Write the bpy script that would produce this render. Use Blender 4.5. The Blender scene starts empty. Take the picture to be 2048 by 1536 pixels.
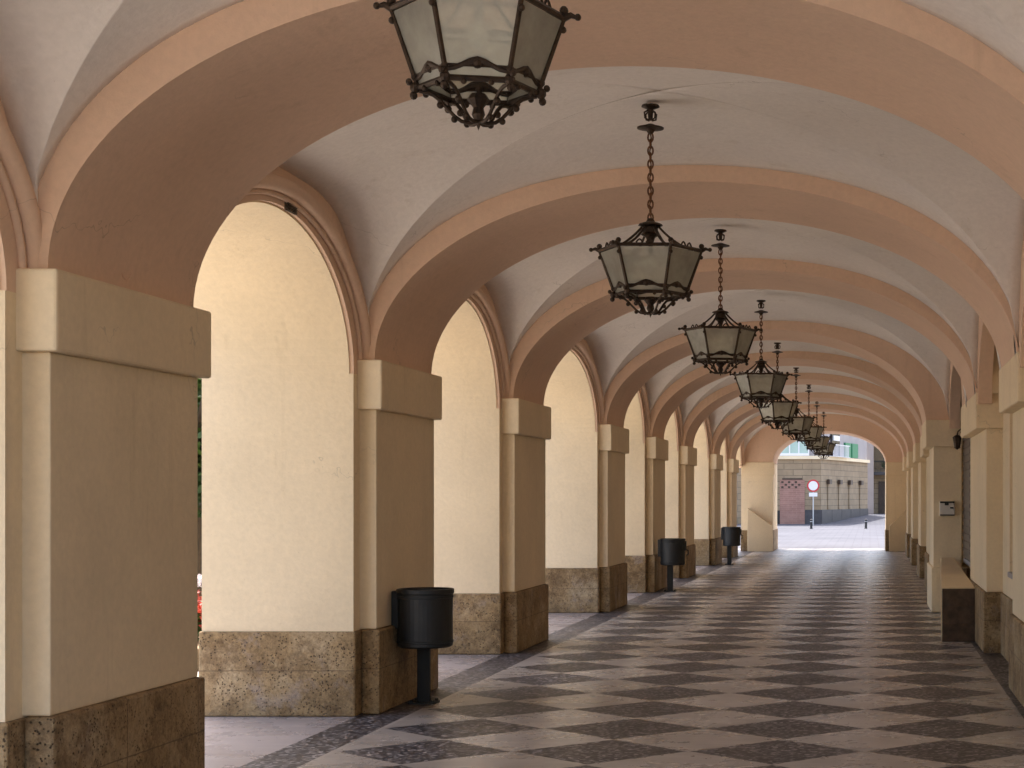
import bpy, bmesh, math, random
from mathutils import Vector, Matrix
random.seed(7)
R = math.radians
sc = bpy.context.scene
COL = sc.collection

# ------------------------------------------------------------------ helpers
def link(o, parent=None):
    COL.objects.link(o)
    if parent is not None: o.parent = parent
    return o
def tag(o, label=None, cat=None, group=None, kind=None):
    if label: o['label'] = label
    if cat: o['category'] = cat
    if group: o['group'] = group
    if kind: o['kind'] = kind
    return o
def empty(name, loc=(0,0,0), rz=0):
    o = bpy.data.objects.new(name, None); o.location = loc; o.rotation_euler = (0,0,rz)
    o.empty_display_size = .1
    return link(o)
def part(name, bm, m, parent=None, smooth=False, bevel=0.0):
    """link a bmesh as one mesh object (coordinates are in the parent's space)"""
    bmesh.ops.recalc_face_normals(bm, faces=bm.faces[:])
    me = bpy.data.meshes.new(name); bm.to_mesh(me); bm.free()
    if smooth:
        for p in me.polygons: p.use_smooth = True
    ms = m if isinstance(m, (list, tuple)) else [m]
    for x in ms: me.materials.append(x)
    o = bpy.data.objects.new(name, me); link(o, parent)
    if bevel:
        b = o.modifiers.new('bevel', 'BEVEL'); b.width = bevel; b.segments = 2
        b.limit_method = 'ANGLE'; b.angle_limit = R(40)
    return o
def BM(): return bmesh.new()
def box(bm, x0, x1, y0, y1, z0, z1, mi=0):
    v = [bm.verts.new(c) for c in ((x0,y0,z0),(x1,y0,z0),(x1,y1,z0),(x0,y1,z0),(x0,y0,z1),(x1,y0,z1),(x1,y1,z1),(x0,y1,z1))]
    for f in ((0,1,2,3),(4,7,6,5),(0,4,5,1),(1,5,6,2),(2,6,7,3),(3,7,4,0)):
        bm.faces.new([v[i] for i in f]).material_index = mi
    return v
def tube(bm, pts, r, n=6, closed=False, caps=True, mi=0):
    """sweep a circle (r may be a list) along points"""
    pts = [Vector(p) for p in pts]; N = len(pts)
    rr = r if isinstance(r, (list, tuple)) else [r]*N
    rings = []; up = None
    for i, p in enumerate(pts):
        a = pts[(i-1) % N] if (closed or i > 0) else p
        b = pts[(i+1) % N] if (closed or i < N-1) else p
        t = (b-a).normalized()
        if up is None:
            up = Vector((0,0,1)) if abs(t.z) < .9 else Vector((1,0,0))
        s = t.cross(up).normalized(); up = s.cross(t).normalized()
        rings.append([bm.verts.new(p + (s*math.cos(k*2*math.pi/n) + up*math.sin(k*2*math.pi/n))*rr[i]) for k in range(n)])
    M = N if closed else N-1
    for i in range(M):
        A, B = rings[i], rings[(i+1) % N]
        for k in range(n):
            bm.faces.new((A[k], A[(k+1)%n], B[(k+1)%n], B[k])).material_index = mi
    if caps and not closed:
        bm.faces.new(rings[0][::-1]).material_index = mi; bm.faces.new(rings[-1]).material_index = mi
def lathe(bm, prof, n=24, cx=0, cy=0, mi=0):
    rings = []
    for r, z in prof:
        if r < 1e-5: rings.append([bm.verts.new((cx,cy,z))])
        else: rings.append([bm.verts.new((cx+r*math.cos(k*2*math.pi/n), cy+r*math.sin(k*2*math.pi/n), z)) for k in range(n)])
    for A, B in zip(rings, rings[1:]):
        for k in range(n):
            a, b = A[k % len(A)], A[(k+1) % len(A)]; c, d = B[(k+1) % len(B)], B[k % len(B)]
            q = []
            for v in (a,b,c,d):
                if v not in q: q.append(v)
            if len(q) >= 3: bm.faces.new(q).material_index = mi
def ball(bm, c, r, mi=0, u=8, v=6, sz=1.0):
    lathe(bm, [(r*math.sin(math.pi*i/v)*1.0 if 0 < i < v else 0, c[2]-r*sz*math.cos(math.pi*i/v)) for i in range(v+1)], u, c[0], c[1], mi)
def prism(bm, poly, axis, a0, a1, mi=0):
    """poly of 2D points extruded along axis ('x': poly is (y,z); 'y': poly is (x,z); 'z': poly is (x,y))"""
    def P(p, a):
        return {'x': (a,p[0],p[1]), 'y': (p[0],a,p[1]), 'z': (p[0],p[1],a)}[axis]
    A = [bm.verts.new(P(p,a0)) for p in poly]; B = [bm.verts.new(P(p,a1)) for p in poly]
    bm.faces.new(A[::-1]).material_index = mi; bm.faces.new(B).material_index = mi
    for i in range(len(poly)):
        j = (i+1) % len(poly)
        bm.faces.new((A[i],A[j],B[j],B[i])).material_index = mi
def arch_pts(u0, u1, z0, rise, n=40):
    c, h = (u0+u1)/2, (u1-u0)/2
    return [(c-h*math.cos(math.pi*i/n), z0+rise*math.sin(math.pi*i/n)) for i in range(n+1)]
def arched_wall(bm, axis, a0, a1, ua, ub, u0, u1, z0, rise, top, n=40, zside=None):
    """wall slab between planes a0,a1 (along axis), running ua..ub, with an elliptical opening u0..u1"""
    zs = z0 if zside is None else zside
    pts = [(ua, zs), (u0, zs)] if zs != z0 else [(ua, zs)]
    pts += arch_pts(u0, u1, z0, rise, n)
    pts += [(u1, zs), (ub, zs)] if zs != z0 else [(ub, zs)]
    def P(u, z, a): return (a,u,z) if axis == 'x' else (u,a,z)
    cols = []
    for u, z in pts:
        cols.append([bm.verts.new(P(u,z,a0)), bm.verts.new(P(u,top,a0)), bm.verts.new(P(u,z,a1)), bm.verts.new(P(u,top,a1))])
    for A, B in zip(cols, cols[1:]):
        same = (A[0].co-B[0].co).length < 1e-6
        vertical = abs(pts[cols.index(A)][0]-pts[cols.index(B)][0]) < 1e-6
        if not vertical:
            bm.faces.new((A[0],B[0],B[1],A[1])); bm.faces.new((A[2],A[3],B[3],B[2])); bm.faces.new((A[1],B[1],B[3],A[3]))
        if not same: bm.faces.new((A[0],A[2],B[2],B[0]))
    for A in (cols[0], cols[-1]): bm.faces.new((A[0],A[1],A[3],A[2]))

# ------------------------------------------------------------------ materials
def mat(name):
    m = bpy.data.materials.new(name); m.use_nodes = True
    nt = m.node_tree; b = nt.nodes['Principled BSDF']
    return m, nt, b
def N(nt, t, **kw):
    n = nt.nodes.new(t)
    for k, v in kw.items(): setattr(n, k, v)
    return n
def L(nt, a, b): nt.links.new(a, b)
def noise(nt, scale, detail=4, rough=.55, vec=None):
    n = N(nt, 'ShaderNodeTexNoise'); n.inputs['Scale'].default_value = scale
    n.inputs['Detail'].default_value = detail; n.inputs['Roughness'].default_value = rough
    if vec is None:
        g = N(nt, 'ShaderNodeNewGeometry'); vec = g.outputs['Position']
    L(nt, vec, n.inputs['Vector']); return n
def ramp(nt, src, stops):
    r = N(nt, 'ShaderNodeValToRGB')
    while len(r.color_ramp.elements) < len(stops): r.color_ramp.elements.new(.5)
    for e, (p, c) in zip(r.color_ramp.elements, stops):
        e.position = p; e.color = (*c, 1) if len(c) == 3 else c
    L(nt, src, r.inputs[0]); return r
def mixc(nt, fac, a, b, blend='MIX'):
    m = N(nt, 'ShaderNodeMix', data_type='RGBA', blend_type=blend)
    for i, v in ((0, fac), (6, a), (7, b)):
        if hasattr(v, 'is_linked') or hasattr(v, 'links'): L(nt, v, m.inputs[i])
        else: m.inputs[i].default_value = v if i == 0 else (*v, 1)
    return m.outputs[2]
def bump(nt, b, h, strength=.3, dist=.01):
    n = N(nt, 'ShaderNodeBump'); n.inputs['Strength'].default_value = strength; n.inputs['Distance'].default_value = dist
    L(nt, h, n.inputs['Height']); L(nt, n.outputs[0], b.inputs['Normal']); return n
def mathn(nt, op, a, b=None, c=None):
    n = N(nt, 'ShaderNodeMath', operation=op)
    for i, v in enumerate((a,b,c)):
        if v is None: continue
        if isinstance(v, (int,float)): n.inputs[i].default_value = v
        else: L(nt, v, n.inputs[i])
    return n.outputs[0]

def plaster(name, col, var=.07, stain=(.35,.27,.18), stain_amt=.25, rough=.85):
    m, nt, b = mat(name)
    big = noise(nt, .7, 5, .6); fine = noise(nt, 26, 4, .6)
    d = tuple(c*(1-var*1.6) for c in col); l = tuple(min(1,c*(1+var*.6)) for c in col)
    r = ramp(nt, big.outputs[0], [(.32, d), (.68, l)])
    # hairline dirt spots and patches
    sp = noise(nt, 3.2, 8, .72); sr = ramp(nt, sp.outputs[0], [(.64,(0,0,0)), (.80,(1,1,1))])
    f = mathn(nt, 'MULTIPLY', sr.outputs[0], stain_amt)
    c1 = mixc(nt, f, r.outputs[0], stain)
    g2 = N(nt,'ShaderNodeNewGeometry').outputs['Position']
    wr = noise(nt, 2.0, 4, .6, g2); vm = N(nt,'ShaderNodeVectorMath', operation='MULTIPLY_ADD')
    L(nt, wr.outputs['Color'], vm.inputs[0]); vm.inputs[1].default_value = (.7,.7,.7); L(nt, g2, vm.inputs[2])
    vc = N(nt,'ShaderNodeTexVoronoi', feature='DISTANCE_TO_EDGE'); vc.inputs['Scale'].default_value = .55; L(nt, vm.outputs[0], vc.inputs['Vector'])
    ck = mathn(nt,'LESS_THAN', vc.outputs['Distance'], .0016)
    gate = ramp(nt, noise(nt, .9, 2, .5, g2).outputs[0], [(.52,(0,0,0)), (.58,(1,1,1))])
    c1 = mixc(nt, mathn(nt,'MULTIPLY', mathn(nt,'MULTIPLY',ck,gate.outputs[0]), .38), c1, tuple(x*.45 for x in col))
    mp = N(nt,'ShaderNodeMapping'); mp.inputs['Scale'].default_value = (5,5,.35); L(nt, g2, mp.inputs[0])
    dr = ramp(nt, noise(nt, 1.0, 6, .7, mp.outputs[0]).outputs[0], [(.58,(1,1,1)), (.80,(.84,.82,.78))])
    c1 = mixc(nt, 1.0, c1, dr.outputs[0], 'MULTIPLY')
    sc1 = ramp(nt, noise(nt, 60, 3, .8, g2).outputs[0], [(.70,(1,1,1)), (.74,(.72,.68,.62))])
    c1 = mixc(nt, 1.0, c1, sc1.outputs[0], 'MULTIPLY')
    fr = ramp(nt, fine.outputs[0], [(.3,(.95,.95,.95)), (.7,(1.03,1.03,1.03))])
    L(nt, mixc(nt, 1.0, c1, fr.outputs[0], 'MULTIPLY'), b.inputs['Base Color'])
    b.inputs['Roughness'].default_value = rough
    b.inputs['Specular IOR Level'].default_value = .25
    h = mathn(nt, 'ADD', mathn(nt,'MULTIPLY',big.outputs[0],6.0), fine.outputs[0])
    bump(nt, b, h, .35, .008)
    return m
def simple(name, col, rough=.6, metal=0, var=.15, scale=20, spec=.5):
    m, nt, b = mat(name)
    n = noise(nt, scale, 5, .6)
    r = ramp(nt, n.outputs[0], [(.3, tuple(c*(1-var) for c in col)), (.7, tuple(min(1,c*(1+var)) for c in col))])
    L(nt, r.outputs[0], b.inputs['Base Color'])
    b.inputs['Roughness'].default_value = rough; b.inputs['Metallic'].default_value = metal
    b.inputs['Specular IOR Level'].default_value = spec
    bump(nt, b, n.outputs[0], .15, .003)
    return m

M = {}
M['cream']  = plaster('cream_plaster', (.84,.70,.485))
M['peach']  = plaster('peach_plaster', (.75,.54,.395), .05)
M['vault']  = plaster('pale_vault_plaster', (.84,.79,.735), .05, (.42,.36,.3), .15)
M['facade'] = plaster('facade_plaster', (.72,.58,.38))
M['iron']   = simple('bronzed_iron', (.048,.031,.020), .45, .6, .4, 40)
M['rust']   = simple('rusty_chain_iron', (.15,.065,.028), .6, .5, .5, 60)
M['bin']    = simple('black_bin_paint', (.012,.014,.016), .52, .0, .3, 12)
M['black']  = simple('black_metal', (.02,.02,.022), .4, .2, .3, 12)
M['white']  = simple('white_paint', (.78,.78,.80), .4, 0, .04, 10)
M['red']    = simple('red_paint', (.55,.03,.04), .4, 0, .06, 10)
M['galv']   = simple('galvanised_pole', (.50,.51,.53), .4, .5, .08, 10)
M['greenpaint'] = simple('green_shutter_paint', (.03,.22,.10), .5, 0, .15, 6)
M['palegreen']  = simple('pale_green_glazing', (.40,.54,.47), .25, 0, .08, 2)
M['darkwood']   = simple('dark_brown_wood', (.06,.035,.022), .5, 0, .3, 8)
M['brownpanel'] = simple('brown_panel', (.085,.055,.035), .75, 0, .45, 9)
M['greywall']   = plaster('grey_wall', (.38,.35,.345))
M['darkgrey']   = simple('dark_grey_stone', (.055,.05,.055), .5, 0, .25, 4)
M['enamel'] = simple('pale_enamel', (.72,.69,.64), .45, 0, .05, 10)
M['trunk']      = simple('bark', (.10,.075,.05), .9, 0, .4, 9)

# window glass: dark, reflecting
m, nt, b = mat('dark_window_glass'); b.inputs['Base Color'].default_value = (.02,.022,.025,1)
b.inputs['Roughness'].default_value = .08; M['glassdark'] = m

# plinth: porous shelly limestone laid in blocks
def shellstone():
    m, nt, b = mat('porous_shell_stone')
    g = N(nt, 'ShaderNodeNewGeometry'); pos = g.outputs['Position']
    big = noise(nt, 1.8, 6, .65, pos); med = noise(nt, 12, 6, .7, pos)
    base = ramp(nt, big.outputs[0], [(.30,(.20,.13,.06)), (.5,(.35,.245,.125)), (.68,(.46,.36,.225))])
    mm = ramp(nt, noise(nt, 30, 8, .8, pos).outputs[0], [(.30,(.42,.38,.34)), (.5,(.95,.93,.90)), (.70,(1.35,1.32,1.26))])
    c = mixc(nt, 1.0, base.outputs[0], mm.outputs[0], 'MULTIPLY')
    # pores
    v = N(nt, 'ShaderNodeTexVoronoi'); v.inputs['Scale'].default_value = 48
    L(nt, pos, v.inputs['Vector'])
    pr = ramp(nt, v.outputs['Distance'], [(.16,(1,1,1)), (.30,(0,0,0))])
    gate = ramp(nt, noise(nt, 9, 3, .5, pos).outputs[0], [(.42,(0,0,0)), (.52,(1,1,1))])
    pf = mathn(nt, 'MULTIPLY', pr.outputs[0], gate.outputs[0])
    c = mixc(nt, mathn(nt,'MULTIPLY',pf,.85), c, (.06,.035,.02))
    # pale and grey worn patches
    pt = ramp(nt, noise(nt, 2.6, 7, .7, pos).outputs[0], [(.56,(0,0,0)), (.66,(1,1,1))])
    c = mixc(nt, mathn(nt,'MULTIPLY',pt.outputs[0],.35), c, (.40,.36,.36))
    dk2 = ramp(nt, noise(nt, 3.4, 8, .78, pos).outputs[0], [(.40,(.50,.44,.38)), (.52,(1,1,1))])
    c = mixc(nt, .8, c, dk2.outputs[0], 'MULTIPLY')
    sp = N(nt,'ShaderNodeSeparateXYZ'); L(nt, pos, sp.inputs[0])
    jy = mathn(nt,'LESS_THAN', mathn(nt,'ABSOLUTE', mathn(nt,'SUBTRACT', mathn(nt,'FRACT', mathn(nt,'DIVIDE', sp.outputs[1], .87)), .5)), .0045)
    jz = mathn(nt,'LESS_THAN', mathn(nt,'ABSOLUTE', mathn(nt,'ADD', mathn(nt,'SUBTRACT', sp.outputs[2], .335), mathn(nt,'MULTIPLY', mathn(nt,'SUBTRACT',med.outputs[0],.5), .012))), .0035)
    c = mixc(nt, mathn(nt,'MULTIPLY', mathn(nt,'MAXIMUM',jy,jz), .6), c, (.09,.06,.035))
    L(nt, c, b.inputs['Base Color'])
    b.inputs['Roughness'].default_value = .8
    h = mathn(nt, 'SUBTRACT', med.outputs[0], mathn(nt,'MULTIPLY',pf,1.2))
    bump(nt, b, h, .8, .012)
    return m
M['stone'] = shellstone()

# arcade floor: polished pale marble with lozenges and a border of dark granite
W, D = 1.11, 1.06; XT = -3.36; YR = 10.69
def paving():
    m, nt, b = mat('lozenge_paving')
    g = N(nt, 'ShaderNodeNewGeometry'); pos = g.outputs['Position']
    s = N(nt, 'ShaderNodeSeparateXYZ'); L(nt, pos, s.inputs[0]); X, Y = s.outputs[0], s.outputs[1]
    wob = noise(nt, 14, 3, .6, pos)
    wv = mathn(nt, 'MULTIPLY', mathn(nt,'SUBTRACT',wob.outputs[0],.5), .05)
    # |u| + |v| < .5 : lozenge
    u = mathn(nt, 'ABSOLUTE', mathn(nt, 'SUBTRACT', mathn(nt,'FRACT',mathn(nt,'DIVIDE',mathn(nt,'SUBTRACT',X,XT),W)), .5))
    v = mathn(nt, 'ABSOLUTE', mathn(nt, 'SUBTRACT', mathn(nt,'FRACT',mathn(nt,'DIVIDE',mathn(nt,'SUBTRACT',Y,YR-D/2),D)), .5))
    q = mathn(nt, 'ADD', mathn(nt,'ADD',u,v), wv)
    loz = mathn(nt, 'LESS_THAN', q, .487)
    inside = mathn(nt, 'MULTIPLY', mathn(nt,'GREATER_THAN',X,XT), mathn(nt,'LESS_THAN',X,XT+4*W))
    dk = mathn(nt, 'MULTIPLY', loz, inside)
    bl = mathn(nt, 'MULTIPLY', mathn(nt,'GREATER_THAN',X,-3.74), mathn(nt,'LESS_THAN',X,-3.39))
    br = mathn(nt, 'MULTIPLY', mathn(nt,'GREATER_THAN',X,1.11), mathn(nt,'LESS_THAN',X,1.42))
    dk = mathn(nt, 'MINIMUM', mathn(nt,'ADD',dk,mathn(nt,'ADD',bl,br)), 1)
    # pale slabs, slight brown wear in the middle lane, veins
    vein = noise(nt, 1.3, 8, .65, pos)
    pale = ramp(nt, vein.outputs[0], [(.3,(.31,.285,.265)), (.5,(.40,.37,.345)), (.7,(.47,.44,.415))])
    sl = N(nt, 'ShaderNodeMapping'); sl.inputs['Scale'].default_value = (1.2, 9, 1); L(nt, pos, sl.inputs[0])
    st = ramp(nt, noise(nt, 1.5, 4, .6, sl.outputs[0]).outputs[0], [(.3,(.88,.87,.86)), (.7,(1.06,1.06,1.06))])
    pale_c = mixc(nt, 1.0, pale.outputs[0], st.outputs[0], 'MULTIPLY')
    # dark granite setts, finely speckled
    vo = N(nt, 'ShaderNodeTexVoronoi'); vo.inputs['Scale'].default_value = 42; L(nt, pos, vo.inputs['Vector'])
    sp = ramp(nt, vo.outputs['Color'], [(.2,(.016,.015,.019)), (.5,(.048,.045,.053)), (.66,(.10,.095,.105)), (.88,(.34,.32,.33))])
    nz = ramp(nt, noise(nt, 3.0, 6, .7, pos).outputs[0], [(.3,(.75,.75,.75)), (.7,(1.2,1.18,1.15))])
    dark_c = mixc(nt, 1.0, sp.outputs[0], nz.outputs[0], 'MULTIPLY')
    c = mixc(nt, dk, pale_c, dark_c)
    # outer strip between the piers is cooler, newer marble
    out = mathn(nt, 'LESS_THAN', X, -3.74)
    c = mixc(nt, mathn(nt,'MULTIPLY',out,.8), c, mixc(nt, 1.0, (.31,.285,.305), st.outputs[0], 'MULTIPLY'))
    # joints
    jx = mathn(nt,'LESS_THAN', mathn(nt,'ABSOLUTE', mathn(nt,'SUBTRACT', mathn(nt,'FRACT', mathn(nt,'DIVIDE',mathn(nt,'SUBTRACT',X,XT+W/2),W/1)), .5)), .0035)
    edge = mathn(nt,'MULTIPLY', mathn(nt,'LESS_THAN', mathn(nt,'ABSOLUTE', mathn(nt,'SUBTRACT', q, .492)), .005), inside)
    jo = mathn(nt,'MULTIPLY', mathn(nt,'LESS_THAN', mathn(nt,'ABSOLUTE', mathn(nt,'SUBTRACT', mathn(nt,'FRACT', mathn(nt,'DIVIDE', Y, 1.24)), .5)), .004), mathn(nt,'LESS_THAN', X, -3.74))
    c = mixc(nt, mathn(nt,'MULTIPLY', mathn(nt,'MAXIMUM',edge,jo), .55), c, (.06,.05,.045))
    UU = mathn(nt,'SUBTRACT', mathn(nt,'DIVIDE',mathn(nt,'SUBTRACT',X,XT),W), .5); VV = mathn(nt,'DIVIDE',mathn(nt,'SUBTRACT',Y,YR),D)
    cell = N(nt,'ShaderNodeCombineXYZ')
    L(nt, mathn(nt,'FLOOR', mathn(nt,'ADD', mathn(nt,'ADD',UU,VV), .5)), cell.inputs[0]); L(nt, mathn(nt,'FLOOR', mathn(nt,'ADD', mathn(nt,'SUBTRACT',UU,VV), .5)), cell.inputs[1])
    wn_ = N(nt,'ShaderNodeTexWhiteNoise', noise_dimensions='2D'); L(nt, cell.outputs[0], wn_.inputs['Vector'])
    tone = ramp(nt, wn_.outputs['Value'], [(0,(.80,.79,.78)), (1,(1.10,1.10,1.11))])
    c = mixc(nt, inside, c, mixc(nt, 1.0, c, tone.outputs[0], 'MULTIPLY'))
    blot = ramp(nt, noise(nt, 6.5, 5, .75, pos).outputs[0], [(.66,(1,1,1)), (.78,(.84,.82,.80))])
    c = mixc(nt, 1.0, c, blot.outputs[0], 'MULTIPLY')
    grime = ramp(nt, noise(nt, .55, 6, .7, pos).outputs[0], [(.35,(.82,.80,.78)), (.65,(1.08,1.08,1.08))])
    c = mixc(nt, 1.0, c, grime.outputs[0], 'MULTIPLY')
    L(nt, c, b.inputs['Base Color'])
    rr = ramp(nt, noise(nt, 2.2, 6, .7, pos).outputs[0], [(.3,(.22,.22,.22)), (.7,(.34,.34,.34))])
    L(nt, mathn(nt,'ADD', rr.outputs[0], mathn(nt,'MULTIPLY',dk,.14)), b.inputs['Roughness'])
    b.inputs['Specular IOR Level'].default_value = .26
    hh = mathn(nt, 'ADD', mathn(nt,'MULTIPLY',vo.outputs['Distance'],dk), mathn(nt,'MULTIPLY',vein.outputs[0],.4))
    bump(nt, b, hh, .25, .006)
    return m
M['paving'] = paving()

def ground_mat(name, c0, c1, scale, rough=.8, bw=None):
    m, nt, b = mat(name)
    g = N(nt, 'ShaderNodeNewGeometry'); pos = g.outputs['Position']
    n = noise(nt, scale, 8, .65, pos)
    r = ramp(nt, n.outputs[0], [(.3,c0), (.7,c1)]); col = r.outputs[0]
    if bw:
        br = N(nt, 'ShaderNodeTexBrick'); L(nt, pos, br.inputs['Vector'])
        br.inputs['Scale'].default_value = 1; br.inputs['Brick Width'].default_value = bw; br.inputs['Row Height'].default_value = bw*.5
        br.inputs['Mortar Size'].default_value = .012
        br.inputs['Color1'].default_value = (1,1,1,1); br.inputs['Color2'].default_value = (.88,.88,.9,1); br.inputs['Mortar'].default_value = (.6,.6,.6,1)
        col = mixc(nt, 1.0, col, br.outputs[0], 'MULTIPLY')
    L(nt, col, b.inputs['Base Color']); b.inputs['Roughness'].default_value = rough; b.inputs['Specular IOR Level'].default_value = .06
    bump(nt, b, n.outputs[0], .3, .01)
    return m
M['plaza']  = ground_mat('plaza_stone', (.28,.255,.225), (.38,.35,.31), .5, .85, .8)
M['street'] = ground_mat('street_paving', (.085,.087,.100), (.125,.127,.146), .35, .95, .6)

def ashlar(name, c0, c1, w, h, mortar=.6, sc_=1.0):
    m, nt, b = mat(name)
    tc = N(nt, 'ShaderNodeTexCoord')
    s = N(nt, 'ShaderNodeSeparateXYZ'); L(nt, tc.outputs['Object'], s.inputs[0])
    cb = N(nt, 'ShaderNodeCombineXYZ')
    L(nt, mathn(nt,'ADD',s.outputs[0],s.outputs[1]), cb.inputs[0]); L(nt, s.outputs[2], cb.inputs[1])
    br = N(nt, 'ShaderNodeTexBrick'); L(nt, cb.outputs[0], br.inputs['Vector'])
    br.inputs['Scale'].default_value = sc_; br.inputs['Brick Width'].default_value = w; br.inputs['Row Height'].default_value = h
    br.inputs['Mortar Size'].default_value = .02*h/.3; br.inputs['Color1'].default_value = (*c0,1); br.inputs['Color2'].default_value = (*c1,1)
    br.inputs['Mortar'].default_value = (*[x*mortar for x in c0],1)
    n = noise(nt, 1.5, 7, .7); nr = ramp(nt, n.outputs[0], [(.3,(.8,.8,.8)), (.7,(1.12,1.12,1.12))])
    L(nt, mixc(nt, 1.0, br.outputs[0], nr.outputs[0], 'MULTIPLY'), b.inputs['Base Color'])
    b.inputs['Roughness'].default_value = .85
    return m
M['ashlar'] = ashlar('sandstone_courses', (.35,.26,.165), (.30,.22,.135), 1.1, .36)
M['brick']  = ashlar('pinkish_brick', (.38,.21,.16), (.33,.175,.135), .5, .12, 1.25)

# lantern glass: greyish, slightly cloudy pane
m, nt, b = mat('cloudy_lantern_glass')
out = nt.nodes['Material Output']
tr = N(nt,'ShaderNodeBsdfTransparent'); tr.inputs[0].default_value = (.95,.96,.92,1)
df = N(nt,'ShaderNodeBsdfTranslucent'); df.inputs[0].default_value = (.85,.84,.72,1)
d2 = N(nt,'ShaderNodeBsdfDiffuse'); d2.inputs[0].default_value = (.85,.84,.74,1)
gl = N(nt,'ShaderNodeBsdfGlossy'); gl.inputs['Roughness'].default_value = .12
m1 = N(nt,'ShaderNodeMixShader'); m1.inputs[0].default_value = .5; L(nt, df.outputs[0], m1.inputs[1]); L(nt, d2.outputs[0], m1.inputs[2])
m2 = N(nt,'ShaderNodeMixShader'); nn = noise(nt, 6, 5, .6)
rr = ramp(nt, nn.outputs[0], [(.3,(.34,.34,.34)), (.7,(.52,.52,.52))])
L(nt, rr.outputs[0], m2.inputs[0]); L(nt, tr.outputs[0], m2.inputs[1]); L(nt, m1.outputs[0], m2.inputs[2])
fr = N(nt,'ShaderNodeFresnel'); fr.inputs[0].default_value = 1.4
m3 = N(nt,'ShaderNodeMixShader'); L(nt, fr.outputs[0], m3.inputs[0]); L(nt, m2.outputs[0], m3.inputs[1]); L(nt, gl.outputs[0], m3.inputs[2])
L(nt, m3.outputs[0], out.inputs[0]); nt.nodes.remove(b); M['lglass'] = m
# opal bulb
m, nt, b = mat('opal_bulb'); b.inputs['Base Color'].default_value = (.8,.78,.72,1); b.inputs['Roughness'].default_value = .2; M['bulb'] = m
# leaves / flowers
def leaf(name, c0, c1, c2):
    m, nt, b = mat(name)
    oi = N(nt,'ShaderNodeNewGeometry')
    n = noise(nt, 1.1, 4, .7, oi.outputs['Position'])
    r = ramp(nt, n.outputs[0], [(.3,c0), (.5,c1), (.7,c2)])
    rp = ramp(nt, oi.outputs['Random Per Island'], [(0,(.6,.6,.6)), (1,(1.35,1.35,1.2))])
    c = mixc(nt, 1.0, r.outputs[0], rp.outputs[0], 'MULTIPLY')
    L(nt, c, b.inputs['Base Color']); b.inputs['Roughness'].default_value = .5
    t = N(nt,'ShaderNodeBsdfTranslucent'); L(nt, c, t.inputs[0])
    mx = N(nt,'ShaderNodeMixShader'); mx.inputs[0].default_value = .3
    L(nt, b.outputs[0], mx.inputs[1]); L(nt, t.outputs[0], mx.inputs[2]); L(nt, mx.outputs[0], nt.nodes['Material Output'].inputs[0])
    return m
M['leaf']  = leaf('green_leaves', (.022,.05,.012), (.05,.10,.02), (.11,.17,.035))
M['redflower'] = leaf('red_petals', (.30,.03,.02), (.45,.07,.05), (.55,.22,.2))
M['whiteflower'] = leaf('white_petals', (.55,.5,.55), (.65,.6,.65), (.75,.72,.75))

# ------------------------------------------------------------------ arcade measurements (metres; camera stands at the origin)
WL, WO = -3.765, -4.87          # inner and outer plane of the left arcade wall
WR = 1.36                       # right wall plane
CX = -1.29                      # centre of the transverse arches
ZS = 2.60                       # springing
TW = 1.66                       # pilaster length along the walk
PY = [2.55, 7.55, 12.54, 17.42, 23.62, 28.55, 33.55, 39.80, 44.80]
YE = 50.2                       # front of the end wall
ZSP = 2.50                      # springing of the side arches
TOP = 4.45

arc = empty('arcade_building', (WL, YE, 0))
arc.location = (0,0,0)
tag(arc, 'long cream and peach plastered arcade with groin vaults over a walkway', 'arcade')

def add_pier(k, y):
    b = BM(); box(b, WO, WL, y-.15, y+TW+.15, .62, ZSP)
    p = part('pier', b, M['cream'], arc)
    b = BM(); box(b, WO-.02, WL+.02, y-.17, y+TW+.17, 0, .62); box(b, WL+.021, -3.61, y-.03, y+TW+.03, 0, .625)
    part('plinth', b, M['stone'], p, bevel=.015)
    b = BM(); box(b, WL-.05, -3.64, y, y+TW, .626, 2.245)
    part('pilaster', b, M['cream'], p, bevel=.008)
    b = BM(); box(b, WL-.05, -3.585, y-.055, y+TW+.055, 2.245, 2.61)
    part('capital', b, M['cream'], p, bevel=.014)
    return p
for k, y in enumerate(PY): add_pier(k, y)

# right-hand piers (the fourth in view stands further into the walk)
def add_rpier(k, y):
    xi, ln, cz = 1.19, TW, 2.66
    if k == 3: ln = 2.75
    if k == 4: xi = .88
    if k > 4: xi = 1.0
    b = BM(); box(b, WR+.04, WR+.7, y-.15, y+ln+.15, .62, 2.655); box(b, 1.241, WR+.7, y-.15, y+ln+.15, 2.656, TOP-.03)
    p = part('wall_pier', b, M['cream'], arc)
    b = BM(); box(b, xi-.03, WR+.045, y-.03, y+ln+.03, 0, .625)
    part('plinth', b, M['cream' if k == 4 else 'stone'], p, bevel=.015)
    xo = 1.275 if k == 4 else WR+.02
    b = BM(); box(b, xi, xo, y, y+ln, .626, 2.30)
    part('pilaster', b, M['cream'], p, bevel=.008)
    b = BM(); box(b, xi-.11, xo+.01, y-.055, y+ln+.055, 2.30, 2.67)
    part('capital', b, M['cream'], p, bevel=.014)
    return xi-.10, ln
RX = [add_rpier(k, y) for k, y in enumerate(PY)]

# transverse arches
for k, y in enumerate(PY):
    xl, xr = -3.66, RX[k][0]
    b = BM(); arched_wall(b, 'y', y+.015, y+TW-.015, xl-.35, xr+.35, xl, xr, 2.605, 1.325, TOP-.02, 64)
    part('transverse_arch', b, M['peach'], arc, smooth=False)

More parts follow.
